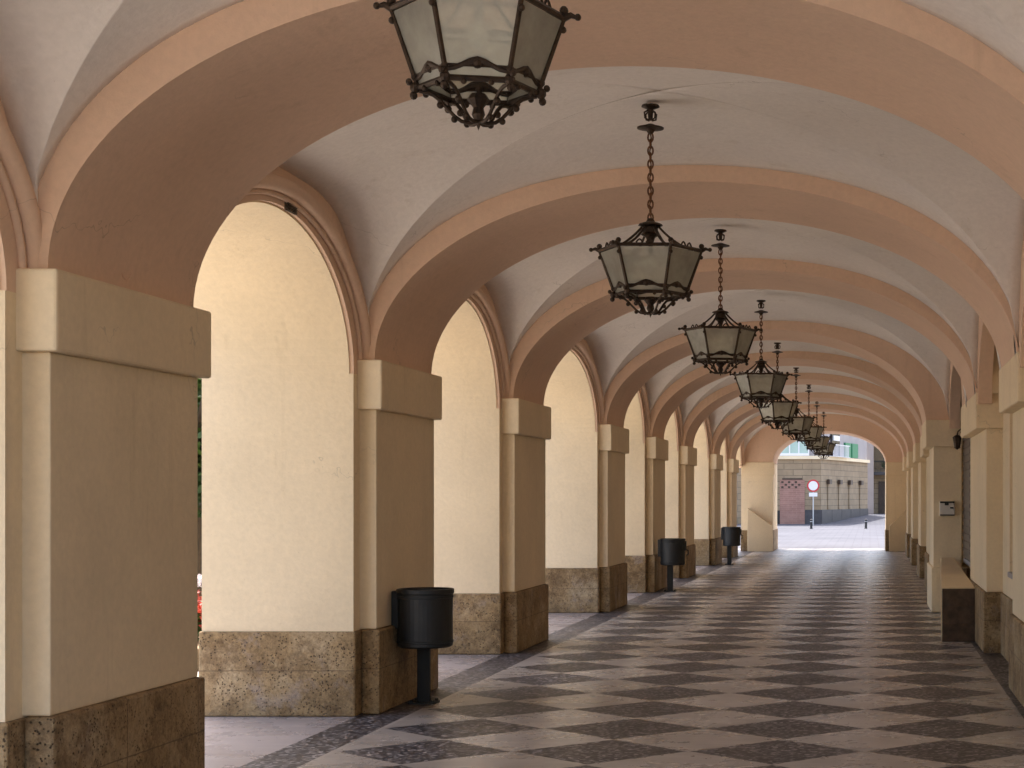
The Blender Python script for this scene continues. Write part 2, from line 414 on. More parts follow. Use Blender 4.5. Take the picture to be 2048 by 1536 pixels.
# side walls with their arches, mouldings, vaults
def tube_arch(b, x, y0, y1, z0, rise, off, r, n=48, sy=1.0):
    pts = [(x, u, z) for u, z in arch_pts(y0-off, y1+off, z0, rise+off, n)]
    tube(b, pts, r, 8)
def raised_band(b, x0, x1, y0, y1, z0, rise, o0, o1, n=48):
    """flat archivolt: ring between two offset ellipses, from plane x0 to x1"""
    A = arch_pts(y0-o0, y1+o0, z0, rise+o0, n); B = arch_pts(y0-o1, y1+o1, z0, rise+o1, n)
    V = [[b.verts.new((x,p[0],p[1])) for x in (x0,x1) for p in (a,c)] for a, c in zip(A,B)]
    for P, Q in zip(V, V[1:]):
        b.faces.new((P[0],Q[0],Q[1],P[1])); b.faces.new((P[2],P[3],Q[3],Q[2]))
        b.faces.new((P[0],P[2],Q[2],Q[0])); b.faces.new((P[1],Q[1],Q[3],P[3]))
    for P in (V[0], V[-1]): b.faces.new((P[0],P[1],P[3],P[2]))

VX0, VX1 = -3.775, 1.12
def vault(ya, yb, name='groin_vault'):
    cx, hx = (VX0+VX1)/2, (VX1-VX0)/2; cy, hy = (ya+yb)/2, (yb-ya)/2
    b = BM()
    n = 26
    def z(p, q):
        m_ = min(p, q)
        if q >= p: r = 1.60 - .15*(q*q-p*p)
        else: r = 1.60 - .50*(p*p-q*q)
        return ZS + r*math.sqrt(max(0, 1-m_*m_))
    # four webs, each triangle built from rows so that the groins stay crisp
    for web in range(4):
        rows = []
        for i in range(n+1):
            t = i/n
            row = []
            for j in range(2*max(i,1)+1 if i else 1):
                s = 0 if i == 0 else math.sin(math.pi/2*(-1 + j/ max(i,1)))
                if web == 0: P = (s*t, t)
                elif web == 1: P = (t, s*t)
                elif web == 2: P = (s*t, -t)
                else: P = (-t, s*t)
                row.append(b.verts.new((cx+P[0]*hx, cy+P[1]*hy, z(abs(P[0]), abs(P[1])))))
            rows.append(row)
        for i in range(1, n+1):
            A, B = rows[i-1], rows[i]
            # bridge rows of different length (|B| = |A|+2, except the first)
            ia = ib = 0
            while ia < len(A)-1 or ib < len(B)-1:
                if ia >= len(A)-1 or (ib < len(B)-1 and (ib+1)/(len(B)-1) <= (ia+1)/max(1,len(A)-1) + 1e-9):
                    b.faces.new((A[ia], B[ib], B[ib+1])); ib += 1
                else:
                    b.faces.new((A[ia], B[ib], A[ia+1])); ia += 1
    bmesh.ops.recalc_face_normals(b, faces=b.faces[:])
    if sum(f.normal.z for f in b.faces) > 0: bmesh.ops.reverse_faces(b, faces=b.faces[:])
    me = bpy.data.meshes.new(name); b.to_mesh(me); b.free()
    for p in me.polygons: p.use_smooth = True
    me.materials.append(M['vault'])
    o = bpy.data.objects.new(name, me); link(o, arc)
    s = o.modifiers.new('thick','SOLIDIFY'); s.thickness = .08; s.offset = -1
    return o

starts = PY + [YE]
for k in range(len(PY)):
    y0, y1 = PY[k], starts[k+1]
    last = k == len(PY)-1
    a, c = y0+TW+.15, (y1-.15 if not last else y1-.35)
    ya, yb = y0+TW/2, (y1+TW/2 if not last else y1+2.4)
    b = BM(); arched_wall(b, 'x', WO, WL, ya, yb, a-.012, c+.012, ZSP, .963, TOP, 48)
    s = part('side_arch', b, M['peach'], arc)
    # lining of the arch soffit in cream plaster, as on the jambs
    b = BM()
    A = arch_pts(a-.011, c+.011, ZSP, .963, 48); B_ = arch_pts(a+.0005, c-.0005, ZSP, .951, 48)
    V = [[b.verts.new((x,p[0],p[1])) for x in (WO-.002, WL-.03) for p in (q,r)] for q, r in zip(A,B_)]
    for P, Q in zip(V, V[1:]):
        b.faces.new((P[0],Q[0],Q[1],P[1])); b.faces.new((P[2],P[3],Q[3],Q[2])); b.faces.new((P[1],Q[1],Q[3],P[3]))
    part('soffit', b, M['cream'], s, smooth=False)
    b = BM(); pts = [(WL+.03, u, z) for u, z in arch_pts(a-.21, c+.21, 2.56, 1.02, 64)]; tube(b, pts, .052, 10); pts = [(WL+.012, u, z) for u, z in arch_pts(a-.13, c+.13, 2.56, .955, 64)]; tube(b, pts, .02, 6)
    part('archivolt', b, M['peach'], s, smooth=True)
    # right: blind arch in front of the wall
    ye = y0 + RX[k][1]
    b = BM(); arched_wall(b, 'x', 1.10, 1.24, ya+.02, yb, ye+.15, c, ZSP+.05, .86, TOP, 48)
    part('blind_arch', b, M['peach'], arc)
    vault(y0+TW-.03, y1+.03)

# right wall with recessed openings
b = BM(); box(b, WR+.2, 12, PY[0]-1.5, YE+2.5, 0, 12.0)
part('back_wall', b, M['cream'], arc)
def rwall(ya, yb):
    b = BM(); box(b, WR, WR+.195, ya, yb, .622, 4.4)
    w = part('wall', b, M['cream'], arc)
    b = BM(); box(b, WR-.025, WR+.195, ya, yb, 0, .62)
    part('wall_plinth', b, M['stone'], w, bevel=.01)
    return w
def rwall_open(ya, yb, wa, wb, z0, z1, kind):
    b = BM()
    box(b, WR, WR+.195, ya, wa, .622, 4.4); box(b, WR, WR+.195, wb, yb, .622, 4.4)
    box(b, WR, WR+.195, wa, wb, .622, z0); box(b, WR, WR+.195, wa, wb, z1, 4.4)
    bmesh.ops.remove_doubles(b, verts=b.verts[:], dist=1e-5)
    w = part('wall', b, M['cream'], arc)
    b = BM(); box(b, WR-.025, WR+.195, ya, yb, 0, .62); part('wall_plinth', b, M['stone'], w, bevel=.01)
    b = BM()
    if kind == 'window':
        box(b, WR+.10, WR+.16, wa, wb, z0, z1)
        wn = part('window', b, M['glassdark'], arc)
        b = BM()
        for yy in (wa, (wa+wb)/2-.03, wb-.07): box(b, WR+.06, WR+.13, yy, yy+.07, z0, z1)
        for zz in (z0, z0+(z1-z0)*.33, z0+(z1-z0)*.66, z1-.07): box(b, WR+.062, WR+.128, wa+.071, wb-.071, zz, zz+.07)
        part('frame', b, M['darkwood'], wn)
        b = BM(); box(b, 1.288, 1.345, 21.7, 23.5, z0+.02, z1-.08)
        for i in range(22): box(b, 1.276, 1.2879, 21.75, 23.45, z0+.1+i*.1, z0+.15+i*.1)
        part('shutter', b, M['darkwood'], wn)
        b = BM(); box(b, WR-.07, WR+.12, wa-.05, wb+.05, z0-.06, z0+.003); part('sill', b, M['greywall'], wn, bevel=.008)
    else:
        box(b, WR+.12, WR+.17, wa, wb, z0, z1)
        wn = part('blind_panel', b, M['cream'], arc)
        b = BM(); box(b, WR-.02, WR+.11, wa-.02, wb+.02, z0-.05, z0+.003); part('sill', b, M['greywall'], wn, bevel=.008)
segs = [(starts[i]+RX[i][1], starts[i+1]) for i in range(len(PY))]
for i, (ya, yb) in enumerate(segs):
    if i in (2,): rwall_open(ya, yb, 14.7, 16.55, .87, 3.05, 'panel')
    elif i == 3: rwall_open(ya, yb, 20.9, 23.45, .76, 3.2, 'window')
    elif i in (0, 1, 5, 6): rwall_open(ya, yb, ya+.7, yb-.7, .87, 3.05, 'panel')
    else: rwall(ya, yb)

# end wall with the arch into the street
b = BM(); arched_wall(b, 'y', YE, YE+2.4, WL-.04, WR+.18, -2.87, .47, 2.62, .93, TOP, 48)
ew = part('end_arch', b, M['peach'], arc)
for x0, x1 in ((WL-.04, -2.87), (.47, WR+.18)):
    b = BM(); box(b, x0, x1, YE, YE+2.4, .62, 2.60)
    p = part('end_pier', b, M['cream'], arc)
    b = BM(); box(b, x0-.015, x1+.02, YE-.02, YE+2.42, 0, .619); part('plinth', b, M['stone'], p, bevel=.01)
    b = BM(); box(b, x0+.002, x1+(.03 if x0<-3 else -.002), YE-.04, YE+.4, 2.26, 2.63); part('capital', b, M['cream'], p, bevel=.014)
# slanted cheeks against the foot of the end wall
b = BM(); prism(b, [(-3.60,.0),(-2.86,.0),(-2.86,.74),(-3.60,1.28)], 'y', YE-.28, YE-.05)
tag(part('sloped_block', b, M['facade'], None, bevel=.01), 'low slant-topped plaster block left of the far street arch', 'masonry block', 'slanted blocks beside the end arch')
b = BM(); prism(b, [(.56,.0),(1.15,.0),(1.15,1.30),(.56,.74)], 'y', YE-.28, YE-.05)
tag(part('sloped_block', b, M['facade'], None, bevel=.01), 'low slant-topped plaster block right of the far street arch', 'masonry block', 'slanted blocks beside the end arch')

# storey above (closes the vaults to the sky) 
b = BM(); box(b, WO-.01, WR+.19, PY[0]-1.5, YE+2.41, TOP+.005, 8.6)
part('upper_storey', b, M['facade'], arc)
b = BM(); box(b, WO-.25, WR+.5, PY[0]-1.5, YE+2.6, 8.61, 8.85)
part('cornice', b, M['cream'], arc)

# cover cap on the underside of the first arch, with its circular crack
b = BM(); tube(b, [(.055*math.cos(i*math.pi/10), .055*math.sin(i*math.pi/10), 0) for i in range(20)], .004, 5, closed=True)
o = part('junction_cover', b, M['peach'], arc); o.location = (-3.655, 8.35, 2.72); o.rotation_euler = (0, R(86), 0)
# small grille on the side arch
b = BM(); box(b, WL-.001, WL+.012, 10.93, 11.13, 3.445, 3.505)
for i in range(5): box(b, WL+.0125, WL+.02, 10.94, 11.12, 3.450+i*.011, 3.455+i*.011)
part('vent_grille', b, M['trunk'], arc)

# ------------------------------------------------------------------ ground, paving
b = BM(); box(b, WO-.35, WR+.19, PY[0]-1.5, YE+2.4, -.14, 0)
tag(part('pavement', b, M['paving']), kind='structure')
def sheet(name, x0, x1, y0, y1, z, m, nx=1, ny=1, fz=None):
    b = BM()
    V = [[b.verts.new((x0+(x1-x0)*i/nx, y0+(y1-y0)*j/ny, z if fz is None else fz(x0+(x1-x0)*i/nx, y0+(y1-y0)*j/ny))) for i in range(nx+1)] for j in range(ny+1)]
    for j in range(ny):
        for i in range(nx): b.faces.new((V[j][i],V[j][i+1],V[j+1][i+1],V[j+1][i]))
    return tag(part(name, b, m), kind='structure')
sheet('ground', -600, 600, -500, 900, -.10, M['plaza'])
def sz(x, y):
    t = min(1, max(0, (y-98)/16)); return -.05 + .47*t*t*(3-2*t)
sheet('street', -9, 9, YE+2.4, 150, -.05, M['street'], 12, 98, sz)

# ------------------------------------------------------------------ hanging lanterns
def hexpt(r, k, z, ph=0): return (r*math.cos(R(60*k+ph)), r*math.sin(R(60*k+ph)), z)
def make_lantern():
    root = empty('hanging_lantern')
    # ceiling rose: small scrolled bracket and disc
    b = BM(); lathe(b, [(0,0),(.055,0),(.06,-.012),(.02,-.03),(.014,-.10),(0,-.10)], 16)
    for k in range(4):
        a = R(90*k+45)
        tube(b, [(.012*math.cos(a),.012*math.sin(a),-.03),(.05*math.cos(a),.05*math.sin(a),-.055),(.045*math.cos(a),.045*math.sin(a),-.09),(.015*math.cos(a),.015*math.sin(a),-.10)], .006, 5)
    lathe(b, [(0,-.125),(.02,-.125),(.045,-.135),(.088,-.147),(.088,-.155),(.03,-.163),(.015,-.19),(0,-.19)], 16)
    part('ceiling_rose', b, M['iron'], root)
    # chain of alternating links round an old cable
    b = BM(); z = -.185; k = 0
    while z > -.745:
        pts = []
        for i in range(12):
            a = 2*math.pi*i/12; u, w = .017*math.cos(a), .030*math.sin(a)
            pts.append((u,0,z-.026+w) if k % 2 == 0 else (0,u,z-.026+w))
        tube(b, pts, .0062, 5, closed=True); z -= .044; k += 1
    tube(b, [(.006*math.sin(i), .006*math.cos(i*1.3), -.19-.028*i) for i in range(21)], .0045, 5)
    part('chain', b, M['rust'], root)
    # frame
    b = BM()
    zr, zb = -.955, -1.245; Rr, Rb = .335, .232
    lathe(b, [(0,-.74),(.02,-.745),(.03,-.765),(.075,-.78),(.082,-.79),(.05,-.80),(.05,-.835),(.065,-.85),(.03,-.87),(.012,-.93),(0,-.94)], 12)
    for k in range(6):
        a = R(60*k); c, s = math.cos(a), math.sin(a)
        P = hexpt(Rr,k,zr); Q = hexpt(Rr,k+1,zr)
        tube(b, [P,Q], .0125, 6)                                    # upper rim
        tube(b, [hexpt(Rr*.93,k,zr-.035),hexpt(Rr*.93,k+1,zr-.035)], .005, 5)
        P2 = hexpt(Rb,k,zb); Q2 = hexpt(Rb,k+1,zb)
        tube(b, [P2,Q2], .012, 6); tube(b, [hexpt(Rb*1.045,k,zb+.045),hexpt(Rb*1.045,k+1,zb+.045)], .006, 5)
        tube(b, [P,P2], .0115, 6)                                   # corner bar
        # crown arm, hollow-curved from collar to corner
        arm = []
        for i in range(9):
            t = i/8; r = .055+(Rr-.055)*t; zz = -.80 + (zr+.80)*(1-(1-t)**2.0)
            arm.append((r*c, r*s, zz))
        tube(b, arm, .0085, 6)
        # corner finial: outward leaf and ball
        tube(b, [(Rr*c,Rr*s,zr),((Rr+.028)*c,(Rr+.028)*s,zr+.012),((Rr+.052)*c,(Rr+.052)*s,zr+.004)], [.016,.012,.007], 6)
        ball(b, ((Rr+.055)*c,(Rr+.055)*s,zr+.006), .014)
        ball(b, (Rr*c,Rr*s,zr+.028), .018)
        ball(b, (Rr*c*.99,Rr*s*.99,zr-.045), .014)
        # crest on each upper rim: small pair of scrolls
        mx, my = (P[0]+Q[0])/2, (P[1]+Q[1])/2
        d = Vector((Q[0]-P[0], Q[1]-P[1], 0)).normalized()
        for sg in (-1, 1):
            tube(b, [(mx+d.x*sg*(.01+.045*u), my+d.y*sg*(.01+.045*u), zr+.012+.022*math.sin(u*math.pi)) for u in (0,.25,.5,.75,1)], .006, 5)
        # arched ornament above each bottom rail
        mx, my = (P2[0]+Q2[0])/2, (P2[1]+Q2[1])/2
        L_ = (Vector(Q2)-Vector(P2)).length/2
        tube(b, [(mx*1.03+d.x*L_*u, my*1.03+d.y*L_*u, zb+.03+.036*math.cos(u*math.pi/2)**2) for u in (-1,-.75,-.5,-.25,0,.25,.5,.75,1)], [.009,.009,.011,.016,.020,.016,.011,.009,.009], 7)
        ball(b, (mx*1.04,my*1.04,zb+.055), .021)
        for u in (-.45,.45): ball(b, (mx*1.03+d.x*L_*u, my*1.03+d.y*L_*u, zb-.012), .012)
        # bottom corner cluster of leaves
        for dz, rr, dr in ((.0,.022,.012),(-.03,.016,.018),(.04,.015,.014),(.02,.014,.035)):
            ball(b, ((Rb+dr)*c,(Rb+dr)*s,zb+dz), rr, 0, 7, 5)
        # lower scrolls running in to the tip
        low = []
        for i in range(9):
            t = i/8; r = (Rb-.004)*(1-t)+.012*t; zz = zb-.012 - .105*(t**.8) + .022*math.sin(t*math.pi*2)
            low.append((r*c, r*s, zz))
        tube(b, low, .0078, 6)
        ball(b, (low[3][0],low[3][1],low[3][2]-.016), .014); ball(b, (low[5][0],low[5][1],low[5][2]-.012), .013)
        a2 = R(60*k+30)
        sw = [(r_*math.cos(a2), r_*math.sin(a2), z_) for r_, z_ in ((.20,zb-.004),(.16,zb-.05),(.10,zb-.062),(.05,zb-.085))]
    part('frame', b, M['iron'], root)
    b = BM()
    for k in range(6):
        q = [hexpt(Rr*.975,k,zr-.012), hexpt(Rr*.975,k+1,zr-.012), hexpt(Rb*.97,k+1,zb+.008), hexpt(Rb*.97,k,zb+.008)]
        b.faces.new([b.verts.new(p) for p in q])
    gp = part('glass', b, M['lglass'], root)
    sm = gp.modifiers.new('thick','SOLIDIFY'); sm.thickness = .004
    b = BM(); lathe(b, [(0,-1.255),(.03,-1.258),(.045,-1.28),(.02,-1.31),(.026,-1.335),(.012,-1.365),(0,-1.395)], 10)
    part('finial', b, M['iron'], root)
    b = BM(); lathe(b, [(0,-.93),(.018,-.93),(.018,-.99),(0,-.99)], 10); f = part('lamp_holder', b, M['black'], root)
    b = BM(); lathe(b, [(0,-.985),(.02,-.99),(.034,-1.02),(.036,-1.05),(.026,-1.085),(0,-1.10)], 14)
    part('bulb', b, M['bulb'], root, smooth=True)
    return root
def copy_tree(o, parent=None):
    c = o.copy(); COL.objects.link(c); c.parent = parent
    for ch in list(o.children): copy_tree(ch, c)
    return c
LN = [  # x, y, ceiling height, turn, label
 (-1.465, 6.36, 4.365, 12, 'nearest hanging lantern, large, its crown cut by the top edge'),
 (-1.44, 11.15, 4.17, 0, 'second hanging lantern, whole, in front of the second peach arch'),
 (-1.425, 16.2, 4.145, 8, 'third hanging lantern from the front, half the size of the second'),
 (-1.39, 21.7, 4.11, 3, 'fourth hanging lantern from the front, below and right of the third'),
 (-1.47, 27.0, 4.05, 20, 'fifth hanging lantern from the front, partly behind the fourth'),
 (-1.40, 32.2, 4.05, 0, 'sixth hanging lantern from the front, left of the street arch top'),
 (-1.36, 37.8, 4.10, 11, 'seventh hanging lantern from the front, small, touching the sixth'),
 (-1.36, 43.5, 4.08, 5, 'eighth hanging lantern from the front, second last before the street'),
 (-1.32, 48.4, 4.06, 0, 'farthest and smallest hanging lantern, before the street arch'),
]
proto = make_lantern()
for i, (x, y, z, a, lab) in enumerate(LN):
    o = proto if i == 0 else copy_tree(proto)
    o.location = (x, y, z); o.rotation_euler.z = R(a)
    tag(o, lab, 'hanging lantern', 'iron lanterns hanging along the vaults')
proto.scale = (.94,.94,1)
for ch in proto.children:                      # the nearest one hangs on a shorter chain
    if ch.name.startswith('ceiling_rose'): ch.location.z = -.165
    if ch.name.startswith('chain'): ch.scale.z = .735; ch.location.z = -.209

# ------------------------------------------------------------------ litter bins
def make_bin():
    root = empty('litter_bin')
    b = BM(); n = 40; r = .205; c = (.07, 0)
    lathe(b, [(0,.455),(r-.02,.455),(r,.468),(r,.86),(r+.010,.868),(r+.010,.898),(r-.004,.902),(r-.014,.895),(r-.014,.50),(0,.50)], n, *c)
    for zz in (.50,.84): lathe(b, [(r,zz-.01),(r+.006,zz-.006),(r+.006,zz+.006),(r,zz+.01)], n, *c)
    part('basket', b, M['bin'], root, smooth=False)
    b = BM(); box(b, -.05, .05, .205, .245, .0, .84); box(b, -.175, -.12, -.06, .06, .60, .885)
    part('post', b, M['bin'], root, bevel=.008)
    b = BM(); box(b, -.10, .10, .14, .32, .0, .012)
    for sx in (-.08,.08):
        for sy in (.16,.30): lathe(b, [(0,.03),(.012,.03),(.014,.012),(0,.012)], 6, sx, sy)
    part('foot_plate', b, M['bin'], root)
    b = BM(); box(b, .27, .30, -.03, .03, .70, .86); tube(b, [(.28,0,.72),(.33,0,.70),(.335,0,.64),(.30,0,.62)], .012, 6)
    part('latch', b, M['bin'], root)
    return root
BN = [(-3.465, 12.98, 0, 'nearest black litter bin on a post by the second left pier'),
      (-3.39, 28.6, 0, 'middle black litter bin of the three along the left piers'),
      (-3.31, 39.8, 0, 'farthest black litter bin of the three along the left piers')]
pb = make_bin()
for i, (x, y, a, lab) in enumerate(BN):
    o = pb if i == 0 else copy_tree(pb)
    o.location = (x, y, 0); o.rotation_euler.z = R(a)
    tag(o, lab, 'litter bin', 'black litter bins along the left piers')
for ch in list(pb.children):
    if ch.name.startswith('latch'): bpy.data.objects.remove(ch)

# ------------------------------------------------------------------ things on the right
# low boxed parapet with brown front and sloping plaster top
pr = empty('boxed_parapet', (.98, 18.8, 0)); tag(pr, 'low box with dark brown front and sloping cream top against right wall', 'boxed parapet')
def loc(b, dx, dy):
    bmesh.ops.translate(b, verts=b.verts[:], vec=(-dx,-dy,0)); return b
b = BM()
v = [b.verts.new(p) for p in ((.786,18.83,0),(1.165,18.83,0),(1.165,23.55,0),(.98,23.55,0),(.786,18.83,.60),(1.165,18.83,.60),(1.165,23.55,.76),(.98,23.55,.76))]
for f in ((0,3,2,1),(4,5,6,7),(0,1,5,4),(1,2,6,5),(2,3,7,6),(3,0,4,7)): b.faces.new([v[i] for i in f])
part('body', loc(b,.98,18.8), M['facade'], pr, bevel=.01)
b = BM(); box(b, .80, 1.163, 18.795, 18.829, 0, .585)
for zz in (.19,.39): box(b, .80, 1.163, 18.790, 18.7949, zz, zz+.012)
part('front_panel', loc(b,.98,18.8), M['brownpanel'], pr, bevel=.006)
# control box on the fourth right pier
cb = empty('wall_box', (1.07, 23.62, 1.44)); tag(cb, 'small pale metal box with dark mark on the projecting right pier', 'electrical box')
b = BM(); box(b, -.105, .105, -.07, -.002, -.10, .10); part('housing', b, M['enamel'], cb, bevel=.008)
b = BM(); box(b, -.10, .10, -.078, -.0705, .075, .098); box(b, -.035, .02, -.078, -.0705, .045, .0749); part('label_plate', b, M['black'], cb)
b = BM(); box(b, .04, .085, -.078, -.0705, .0, .02); box(b, -.10, .10, -.076, -.0705, -.098, -.082); part('slot', b, M['black'], cb)
# dark bracket lamp beside the window
br = empty('bracket_lamp', (1.30, 23.40, 2.45)); tag(br, 'dark iron wall lamp on bracket beside the projecting right pier', 'wall lamp')
b = BM(); box(b, .04, .06, -.05, .05, -.12, .12); tube(b, [(.05,0,.06),(-.03,0,.10),(-.09,0,.05),(-.10,0,0)], .012, 6); tube(b, [(.05,0,-.06),(-.02,0,-.02),(-.06,0,.05)], .008, 6)
part('bracket', b, M['iron'], br)
b = BM(); lathe(b, [(0,.01),(.03,0),(.065,-.03),(.06,-.04),(.04,-.16),(.045,-.17),(.0,-.20)], 6, -.10, 0); part('lamp_head', b, M['iron'], br)

# ------------------------------------------------------------------ street beyond the arch
cbld = empty('corner_building', (-2.91, 101, 0)); tag(cbld, 'sandstone corner building with green shutters across the street', 'building')
ox, oy = -2.91, 101
ex, ey = 2.75, 11.5                                    # side wall runs diagonally away
def wp(t, off, z):                                     # point on the side wall: t along 0..1, off outward
    l = math.hypot(ex, ey); nx, ny = ey/l, -ex/l
    return (ex*t+nx*off, ey*t+ny*off, z)
def side_box(b, t0, t1, o0, o1, z0, z1):
    v = [b.verts.new(p) for p in (wp(t0,o1,z0),wp(t1,o1,z0),wp(t1,o0,z0),wp(t0,o0,z0),wp(t0,o1,z1),wp(t1,o1,z1),wp(t1,o0,z1),wp(t0,o0,z1))]
    for f in ((0,1,2,3),(4,7,6,5),(0,4,5,1),(1,5,6,2),(2,6,7,3),(3,7,4,0)): b.faces.new([v[i] for i in f])
b = BM(); prism(b, [(-14,0),(0,0),(ex,ey),(ex-12,ey+4),(-14,16)], 'z', -.1, 3.85); part('ground_floor', b, M['ashlar'], cbld)
b = BM(); prism(b, [(-14,.05),(-.05,.05),(ex-.05,ey),(ex-12,ey+4),(-14,16)], 'z', 4.05, 10.5); part('upper_wall', b, M['greywall'], cbld)
b = BM(); prism(b, [(-14,-.14),(.12,-.14),(ex+.16,ey),(ex-12,ey+4),(-14,16)], 'z', 3.851, 4.049); part('cornice', b, M['cream'], cbld)
b = BM()
for i, t in enumerate((0,.2,.4,.6,.8)): side_box(b, t+.002, t+.198, -.1, .06, -.1+.1*i*0, .84)
box(b, -.95, .05, -.06, .1, -.1, .84); part('dark_plinth', b, M['darkgrey'], cbld)
b = BM(); box(b, -2.44, -.97, -.05, .05, -.1, 2.62); dr = part('bricked_doorway', b, M['brick'], cbld)
b = BM(); box(b, -2.3, -1.1, -.075, -.051, 2.62, 2.72)
for i in range(6):
    for j in range(3):
        if (i+j) % 2 == 0: box(b, -2.36+i*.2, -2.22+i*.2, -.07, -.051, 2.12+j*.15, 2.24+j*.15)
part('fanlight_grille', b, M['darkwood'], dr)
b = BM(); box(b, -2.60, -2.45, -.055, .05, -.1, .8); part('service_hatch', b, M['black'], cbld)
for t in (.12,.34,.56,.80):
    b = BM(); side_box(b, t, t+.045, -.02, .07, .86, 2.5); ps = part('wall_strip', b, M['ashlar'], cbld)
    b = BM(); side_box(b, t-.02, t+.03, .05, .22, 2.38, 2.66); part('wall_lamp', b, M['darkwood'], ps)
# upper openings
b = BM(); box(b, -2.4, -.75, -.03, .06, 4.15, 6.4); w = part('window', b, M['palegreen'], cbld)
b = BM()
for xx in (-2.42,-1.9,-1.35,-.77): box(b, xx, xx+.07, -.07, -.031, 4.1, 6.4)
box(b, -2.45, -.7, -.075, -.029, 4.06, 4.2); part('frame', b, M['white'], w)
for t0, t1, m_ in ((.48,.60,'greenpaint'),(.63,.76,'greenpaint'),(.20,.36,'glassdark')):
    b = BM(); side_box(b, t0, t1, -.06, .06, 4.1, 5.0 if m_ == 'greenpaint' else 5.6); part('shutter' if m_ == 'greenpaint' else 'window', b, M[m_], cbld)
b = BM()
for i in range(14): t = .12+.026*i; side_box(b, t, t+.006, .30, .33, 4.06, 4.75)
side_box(b, .11, .48, .28, .35, 4.75, 4.80); side_box(b, .11, .48, -.02, .36, 4.051, 4.08); part('balcony_rail', b, M['white'], cbld)
b = BM(); side_box(b, .22, .34, -.02, .12, 5.05, 5.35); part('awning_box', b, M['white'], cbld)

gh = empty('grey_house', (1.2, 118, .4)); tag(gh, 'plain grey house beyond the sandstone corner with dark doorway', 'building')
b = BM(); box(b, -1.9, -.95, -1.5, 8, -.5, 9.5); part('wall', b, M['greywall'], gh)
b = BM(); box(b, -.949, 3.2, 2, 10, -.5, 9.5); f2 = part('rear_wall', b, M['ashlar'], gh)
b = BM(); box(b, -.6, -.05, 1.93, 1.999, -.4, 2.3); box(b, .35, .8, 1.93, 1.999, -.4, 2.3); part('door', b, M['darkwood'], gh)
b = BM(); box(b, -.949, 2.4, 1.0, 1.999, 2.75, 2.95); part('balcony', b, M['darkgrey'], gh)
b = BM(); box(b, -.9, 2.3, 1.95, 1.999, 3.2, 5.1); part('window', b, M['glassdark'], gh)
b = BM()
for i in range(28): box(b, -.93+.115*i, -.91+.115*i, 1.02, 1.04, 2.96, 3.7)
box(b, -.94, 2.4, 1.01, 1.05, 3.7, 3.74); part('railing', b, M['black'], gh)

def foliage(b, c, rad, n, size, seed, clumps=14):
    rnd = random.Random(seed)
    cl = []
    for i in range(clumps):
        v = Vector((rnd.gauss(0,1), rnd.gauss(0,1), rnd.gauss(0,1))).normalized()*rnd.uniform(.25,.85)
        cl.append((Vector((c[0]+v.x*rad[0], c[1]+v.y*rad[1], c[2]+v.z*rad[2])), rnd.uniform(.25,.5)))
    for i in range(n):
        cc, rr = rnd.choice(cl)
        v = Vector((rnd.gauss(0,1), rnd.gauss(0,1), rnd.gauss(0,1))).normalized()*(rnd.random()**.4)*rr
        p = cc + Vector((v.x*rad[0], v.y*rad[1], v.z*rad[2]))
        a = Vector((rnd.gauss(0,1), rnd.gauss(0,1), rnd.gauss(0,.6))).normalized()
        d = a.cross(Vector((rnd.gauss(0,1), rnd.gauss(0,1), rnd.gauss(0,1)))).normalized()
        s = size*rnd.uniform(.6,1.3)
        b.faces.new([b.verts.new(p+q) for q in (a*s, d*s*.45, -a*s, -d*s*.45)])
# plant on the far balcony
b = BM(); foliage(b, (.3,1.2,3.5), (.9,.2,.4), 260, .07, 4, 8)
pl = part('balcony_plant', b, M['leaf']); pl.location = (1.2,118,.4)
tag(pl, 'dark green plants trailing on the balcony of the far grey house', 'plant')

# round no-entry sign with plate
sg = empty('traffic_sign', (-3.28, 98.2, -.05)); tag(sg, 'round white road sign with red rim and small plate on pole', 'traffic sign')
b = BM(); lathe(b, [(0,-.06),(.035,-.06),(.035,2.6),(0,2.6)], 12); part('pole', b, M['galv'], sg)
def disc(b, r, y0, y1, z, n=32):
    A = [b.verts.new((r*math.cos(2*math.pi*i/n), y0, z+r*math.sin(2*math.pi*i/n))) for i in range(n)]
    B = [b.verts.new((r*math.cos(2*math.pi*i/n), y1, z+r*math.sin(2*math.pi*i/n))) for i in range(n)]
    b.faces.new(A); b.faces.new(B[::-1])
    for i in range(n): b.faces.new((A[i],A[(i+1)%n],B[(i+1)%n],B[i]))
b = BM(); disc(b, .36, -.06, -.037, 2.30); part('rim', b, M['red'], sg)
b = BM(); disc(b, .27, -.066, -.0605, 2.30); part('disc', b, M['white'], sg)
b = BM(); box(b, -.24, .24, -.06, -.037, 1.68, 1.90); part('plate', b, M['white'], sg)
# bollards
def make_bollard():
    root = empty('bollard')
    b = BM(); lathe(b, [(0,0),(.085,0),(.085,.02),(.065,.03),(.06,.42),(.075,.44),(.075,.47),(.05,.50),(0,.515)], 16)
    part('post', b, M['black'], root, smooth=False)
    b = BM(); lathe(b, [(.062,.36),(.068,.362),(.068,.392),(.062,.394)], 16); part('band', b, M['galv'], root)
    return root
bo = make_bollard(); bo.location = (-3.04, 88, -.05); tag(bo, 'short black bollard in the street below the round sign', 'bollard', 'black bollards in the street')
o = copy_tree(bo); o.location = (-.21, 88.5, -.05); tag(o, 'short black bollard in the open street, right of the sign', 'bollard', 'black bollards in the street')

